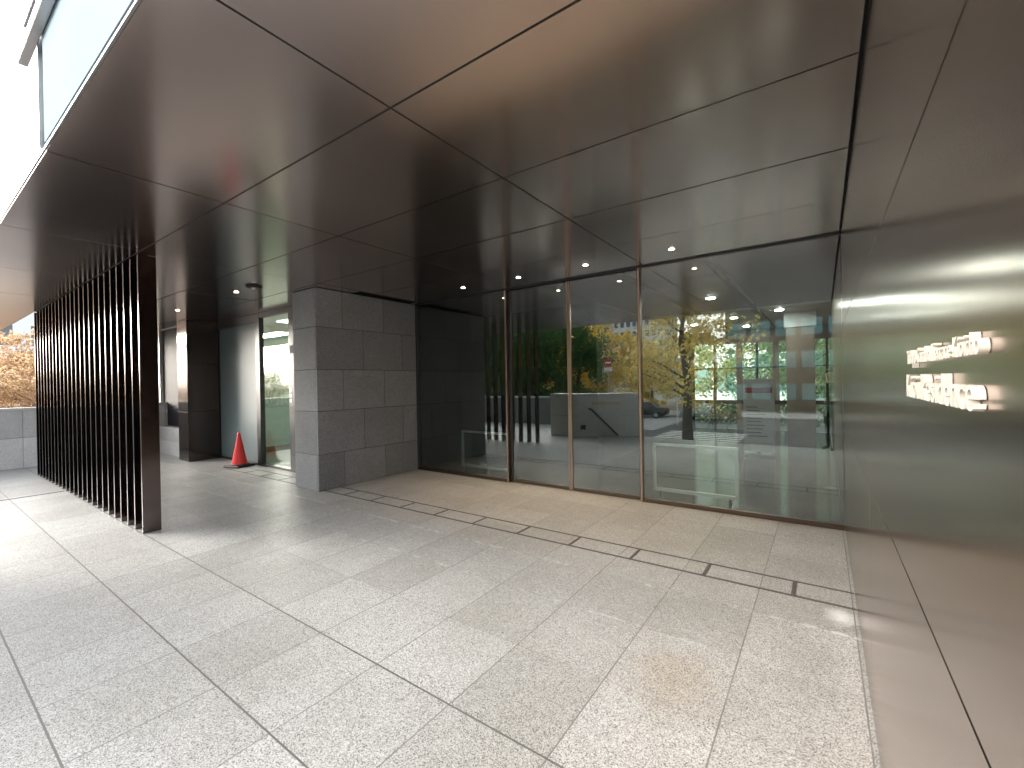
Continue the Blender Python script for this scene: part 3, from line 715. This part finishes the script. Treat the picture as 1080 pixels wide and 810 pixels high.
# ------------------------------------------------------------------ vehicles
def make_car(name, label, paint, L=4.4, Wd=1.75, H=1.48, van=False, group=None):
    root = thing(name, label, 'van' if van else 'car', group=group)
    l, w = L/2, Wd/2
    if van: prof = [(-l,.3),(-l,1.0),(-l+.1,H),(l*.55,H),(l*.86,1.05),(l,.95),(l,.3)]
    else: prof = [(-l,.32),(-l,.85),(-l+.25,.98),(-l*.62,1.0),(-l*.36,H),(l*.22,H),(l*.52,.97),(l*.93,.82),(l,.62),(l,.32)]
    bm = bmesh.new()
    def side(y, k): return [bm.verts.new((x, y*(1 if z < 1.02 else k), z)) for x, z in prof]
    a, c = side(-w,.84), side(w,.84)
    bm.faces.new(a); bm.faces.new(c[::-1])
    for i in range(len(prof)):
        j = (i+1) % len(prof); bm.faces.new((a[j],a[i],c[i],c[j]))
    bmesh.ops.recalc_face_normals(bm, faces=bm.faces[:])
    bmesh.ops.bevel(bm, geom=bm.edges[:], offset=.045, segments=2, affect='EDGES')
    me = bpy.data.meshes.new('body'); bm.to_mesh(me); bm.free(); me.materials.append(paint)
    for f in me.polygons: f.use_smooth = True
    o = bpy.data.objects.new('body', me); COL.objects.link(o); o.parent = root
    k = .84
    for s_ in (-1,1):
        b = MB()
        zt = H-.1; y0, y1 = s_*(w*.985), s_*(w*k+.012)
        xa, xb = (-l+.35, l*.62) if van else (-l*.5, l*.42)
        xa2, xb2 = (-l+.35, l*.5) if van else (-l*.34, l*.2)
        b.quad((xa,y0,1.04),(xb,y0,1.04),(xb2,y1,zt),(xa2,y1,zt)); b.build('side_window', wgl, root)
        for x in (-l*.62,l*.62):
            t = MB(); t.tube([(x,s_*(w-.2),.32),(x,s_*(w+.01),.32)], .32, 18); tw = t.build('wheel', M['rubber'], root)
            t = MB(); t.tube([(x,s_*(w+.011),.32),(x,s_*(w+.02),.32)], .19, 14); t.build('rim', M['alu'], tw)
        b = MB(); b.box((l-.04,s_*w*.72-.16,.62),(l+.015,s_*w*.72+.16,.76)); b.build('headlight', M['white'], root)
        b = MB(); b.box((-l-.015,s_*w*.76-.12,.72),(-l+.03,s_*w*.76+.12,.86)); b.build('tail_light', M['signred'], root)
    b = MB()
    if van: b.quad((l*.575,-w*.8,H-.06),(l*.575,w*.8,H-.06),(l*.862,w*.9,1.08),(l*.862,-w*.9,1.08))
    else: b.quad((l*.25,-w*.76,H-.04),(l*.25,w*.76,H-.04),(l*.525,w*.88,1.0),(l*.525,-w*.88,1.0))
    for v in b.bm.verts: v.co.x += .03; v.co.z += .02
    b.build('windscreen', wgl, root)
    return root
pw = simple('car_paint_white', (.75,.76,.76), .2, var=.02); ps = simple('car_paint_silver', (.40,.42,.44), .22, var=.03); pk = simple('car_paint_black', (.02,.02,.023), .15)
v0 = make_car('van', 'white delivery van on the street beyond the left plaza wall', pw, 4.7,1.75,2.0, True); v0.location = (-26.2,2.2,ZS); v0.rotation_euler.z = R_(90)
v1 = dup(v0, (-20.5,7.2,ZS), R_(-90), 'white delivery van further along the street beyond the left plaza wall')
c0 = make_car('car', 'white car stopped before the second crosswalk', pw); c0.location = (-16.6,-21.5,ZS); c0.rotation_euler.z = R_(0)
c1 = dup(c0, (-17.0,-26.3,ZS), R_(180), 'white car on the far lane beyond the second crosswalk')
c2 = make_car('car', 'silver car on the far lane behind the ochre tree', ps); c2.location = (-8.6,-30.5,ZS); c2.rotation_euler.z = R_(180)
c4 = make_car('car', 'black car waiting on the far lane in the distance', pk); c4.location = (-14.5,-31.2,ZS); c4.rotation_euler.z = R_(180)

# ------------------------------------------------------------------ street furniture
def post_sign(name, label, loc, rz=0):
    root = thing(name, label, 'road sign', loc, rz)
    b = MB(); b.tube([(0,0,0),(0,0,5.5)], .04, 10); b.build('pole', M['steel'], root)
    b = MB(); b.tube([(0,.05,5.1),(0,.065,5.1)], .31, 28); b.build('red_disc', M['signred'], root)
    b = MB(); b.box((-.22,.066,5.04),(.22,.072,5.16)); b.build('white_bar', M['white'], root)
    b = MB(); b.box((-.33,.05,4.42),(.33,.065,4.72), bev=.004); b.build('plate', M['white'], root)
    return root
post_sign('road_sign', 'red no entry sign with a white bar above a white plate', (-13.6,-20,ZS), R_(-30))
mb_ = thing('map_board', 'tan information board with dark panels on a post across the crosswalk', 'information board', (-5.7,-22.9,ZS))
b = MB(); b.box((-.95,-.05,.75),(.95,.05,2.15), bev=.01); b.build('board', M['tan'], mb_)
b = MB(); b.box((-.62,.051,1.55),(.62,.06,1.92)); b.build('dark_panel', M['signdark'], mb_)
for x in (-.5,.35):
    b = MB(); b.box((x,.051,1.15),(x+.3,.06,1.4)); b.build('dark_panel', M['signdark'], mb_)
b = MB(); b.box((-.06,-.04,0),(.06,.04,.749)); b.build('post', M['steel'], mb_)
bo = thing('bollard', 'slim white bollard post at the kerb across the crosswalk', 'bollard', (-9.7,-24.9,ZS))
b = MB(); b.lathe([(.06,0),(.05,.02),(.05,1.9),(.03,1.95)], n=14); b.build('post', M['white'], bo)
b = MB(); b.box((-.28,-.02,1.951),(.28,.02,2.2)); b.build('plate', M['white'], bo)

# ------------------------------------------------------------------ people
def skin_body(name, joints, edges, mat, parent, sub=2):
    keys = list(joints); me = bpy.data.meshes.new(name)
    me.from_pydata([joints[k][0] for k in keys], [(keys.index(a), keys.index(b_)) for a, b_ in edges], [])
    o = bpy.data.objects.new(name, me); COL.objects.link(o)
    m = o.modifiers.new('skin', 'SKIN'); m.use_smooth_shade = True
    s_ = o.modifiers.new('sub', 'SUBSURF'); s_.levels = sub; s_.render_levels = sub
    if not me.skin_vertices: me.skin_vertices.new(name='')
    for i, k in enumerate(keys):
        r = joints[k][1]; me.skin_vertices[0].data[i].radius = r if isinstance(r, tuple) else (r, r)
        me.skin_vertices[0].data[i].use_root = (i == 0)
    dg = bpy.context.evaluated_depsgraph_get(); dg.update()
    me2 = bpy.data.meshes.new_from_object(o.evaluated_get(dg)); me2.materials.clear(); 
    for mm in (mat if isinstance(mat, (list,tuple)) else [mat]): me2.materials.append(mm)
    COL.objects.unlink(o); bpy.data.objects.remove(o)
    o2 = bpy.data.objects.new(name, me2); COL.objects.link(o2); o2.parent = parent
    return o2
skin_m = simple('skin', (.52,.34,.25), .5, var=.06); coat_m = simple('dark_coat', (.03,.032,.04), .8); trouser_m = simple('dark_trousers', (.02,.021,.028), .8); hair_m = simple('black_hair', (.012,.010,.010), .5); beige_m = simple('beige_coat', (.40,.33,.26), .8)
def person(label, loc, rz, coat, raise_arms=False, stride=.12):
    root = thing('person', label, 'person', loc, rz)       # faces +Y locally
    J = {'hip':((0,0,.95),(.15,.105)),'waist':((0,0,1.1),(.14,.10)),'chest':((0,.01,1.32),(.17,.115)),'nk':((0,.0,1.46),(.065,.06)),'hd0':((0,.02,1.55),(.075,.085)),'hd1':((0,.03,1.64),(.082,.098)),'hd2':((0,.02,1.71),(.06,.075))}
    E_ = [('hip','waist'),('waist','chest'),('chest','nk'),('nk','hd0'),('hd0','hd1'),('hd1','hd2')]
    for s_,sd in ((-1,'l'),(1,'r')):
        st = stride*s_
        J.update({'th'+sd:((.095*s_,0,.86),.095),'kn'+sd:((.10*s_,st*.6+.02,.50),.062),'an'+sd:((.10*s_,st,.09),.045),'to'+sd:((.115*s_,st+.17,.035),(.04,.032))})
        E_ += [('hip','th'+sd),('th'+sd,'kn'+sd),('kn'+sd,'an'+sd),('an'+sd,'to'+sd)]
        if raise_arms: J.update({'sh'+sd:((.19*s_,0,1.40),.062),'el'+sd:((.24*s_,.14,1.22),.045),'wr'+sd:((.085*s_,.34,1.47),.03),'pa'+sd:((.068*s_,.37,1.53),(.03,.022))})
        else: J.update({'sh'+sd:((.19*s_,0,1.40),.062),'el'+sd:((.25*s_,-.04,1.12),.045),'wr'+sd:((.25*s_,.06,.88),.03),'pa'+sd:((.25*s_,.08,.80),(.018,.035))})
        E_ += [('chest','sh'+sd),('sh'+sd,'el'+sd),('el'+sd,'wr'+sd),('wr'+sd,'pa'+sd)]
        for q in range(4):
            if raise_arms: a_ = Vector((.05*s_,.375,1.535+.0)); t1 = (.055*s_-.012*s_, .392, 1.50+.022*q+.02); t2 = (.03*s_, .400, 1.505+.022*q+.02)
            else: t1 = (.25*s_, .055+.018*q, .745); t2 = (.245*s_, .065+.018*q, .70+.008*abs(q-1))
            J['f%d%s' % (q,sd)] = (t1, .009); J['g%d%s' % (q,sd)] = (t2, .008)
            E_ += [('pa'+sd,'f%d%s' % (q,sd)),('f%d%s' % (q,sd),'g%d%s' % (q,sd))]
    body = skin_body('body', J, E_, [skin_m, coat, trouser_m], root)
    for f in body.data.polygons:
        c_ = f.center; f.use_smooth = True
        hand = (abs(c_.x) < .12 and c_.y > .32) if raise_arms else (abs(c_.x) > .2 and c_.z < .88)
        f.material_index = 0 if (c_.z > 1.47 and abs(c_.x) < .12 and c_.y < .3) or hand else (1 if c_.z > .9 or (abs(c_.x) > .21 and c_.z > .5) else 2)
    # face and hair
    h = MB()
    bmesh.ops.create_uvsphere(h.bm, u_segments=20, v_segments=12, radius=1)
    for v in h.bm.verts: v.co = Vector((v.co.x*.098, v.co.y*.112-.012, v.co.z*.115+1.685))
    bmesh.ops.delete(h.bm, geom=[v for v in h.bm.verts if v.co.y > .05 and v.co.z < 1.735 or v.co.z < 1.60], context='VERTS')
    h.build('hair', hair_m, root)
    n_ = MB(); n_.tube([(0,.12,1.665),(0,.148,1.625),(0,.125,1.615)], [.008,.014,.01], 8); n_.build('nose', skin_m, root)
    for s_ in (-1,1):
        e_ = MB(); bmesh.ops.create_uvsphere(e_.bm, u_segments=10, v_segments=8, radius=.012)
        for v in e_.bm.verts: v.co += Vector((.033*s_,.113,1.655))
        e_.build('eye', hair_m, root)
    return root
cam_rz = R_(35.27)
ph = person('person in a dark coat holding a phone up beside the bronze wall', (.02*0-.02+.0,-.0,0), cam_rz, coat_m, True, .03)
fw = Vector((-math.sin(cam_rz), math.cos(cam_rz), 0))
ph.location = Vector((0,0,0)) - fw*.45 + Vector((-.10,0,0)); ph.scale = (1,1,1.06)
pb = MB(); pb.box((-.036,-.005,-.075),(.036,.004,.075), bev=.004); po = pb.build('phone', M['rubber']); tag(po, 'black phone held up by the person beside the bronze wall', 'phone')
po.location = Vector((0,0,1.66)) - fw*.03; po.rotation_euler.z = cam_rz
person('person in a beige coat walking across the street past the information board', (-6.85,-23.3,ZS), R_(60), beige_m, False, .2)

# ------------------------------------------------------------------ camera
f_px = 463.0; yaw, pit, rol = R_(35.27), R_(-.21), R_(-1.02)
cy, sy = math.cos(yaw), math.sin(yaw)
fwd = Vector((-sy*math.cos(pit), cy*math.cos(pit), math.sin(pit))); right = Vector((cy,sy,0)); up = right.cross(fwd)
r2 = math.cos(rol)*right + math.sin(rol)*up; u2 = -math.sin(rol)*right + math.cos(rol)*up
cam = bpy.data.cameras.new('camera'); cam.sensor_fit = 'HORIZONTAL'; cam.sensor_width = 36; cam.lens = f_px/1080*36; cam.clip_start = .02; cam.clip_end = 3000
co = bpy.data.objects.new('camera', cam); COL.objects.link(co)
mt = Matrix((r2, u2, -fwd)).transposed().to_4x4(); mt.translation = Vector((0,0,1.7)); co.matrix_world = mt
sc.camera = co

# ------------------------------------------------------------------ daylight
SUN_EL, SUN_AZ = 16.0, 240.0       # azimuth counted from +Y towards +X: a veiled low sun over the street
w = bpy.data.worlds.new('World'); sc.world = w; w.use_nodes = True
nt = w.node_tree; nt.nodes.clear()
sky = nt.nodes.new('ShaderNodeTexSky'); sky.sky_type = 'NISHITA'; sky.sun_disc = False
sky.sun_elevation = R_(SUN_EL); sky.sun_rotation = R_(SUN_AZ); sky.air_density = 1.0; sky.dust_density = 6.0; sky.ozone_density = 1.0
bg = nt.nodes.new('ShaderNodeBackground'); bg.inputs[1].default_value = .15
wo = nt.nodes.new('ShaderNodeOutputWorld'); hs = nt.nodes.new('ShaderNodeHueSaturation'); hs.inputs['Saturation'].default_value = .32; nt.links.new(sky.outputs[0], hs.inputs['Color']); nt.links.new(hs.outputs[0], bg.inputs[0]); nt.links.new(bg.outputs[0], wo.inputs[0])
sl = bpy.data.lights.new('sun', 'SUN'); sl.energy = .5; sl.angle = R_(150); sl.color = (.97,.99,1.0)
so = bpy.data.objects.new('sun', sl); COL.objects.link(so)
d = Vector((math.sin(R_(SUN_AZ))*math.cos(R_(SUN_EL)), math.cos(R_(SUN_AZ))*math.cos(R_(SUN_EL)), math.sin(R_(SUN_EL))))
so.rotation_euler = d.to_track_quat('Z', 'Y').to_euler(); so.location = (0,0,30)

sc.view_settings.view_transform = 'Standard'; sc.view_settings.look = 'None'; sc.view_settings.exposure = 3.0; sc.view_settings.gamma = 1.0
sc.render.engine = 'CYCLES'
cyc = sc.cycles
cyc.max_bounces = 12; cyc.diffuse_bounces = 4; cyc.glossy_bounces = 6; cyc.transmission_bounces = 6; cyc.transparent_max_bounces = 16
cyc.sample_clamp_indirect = 6.0; cyc.caustics_reflective = True; cyc.use_denoising = True
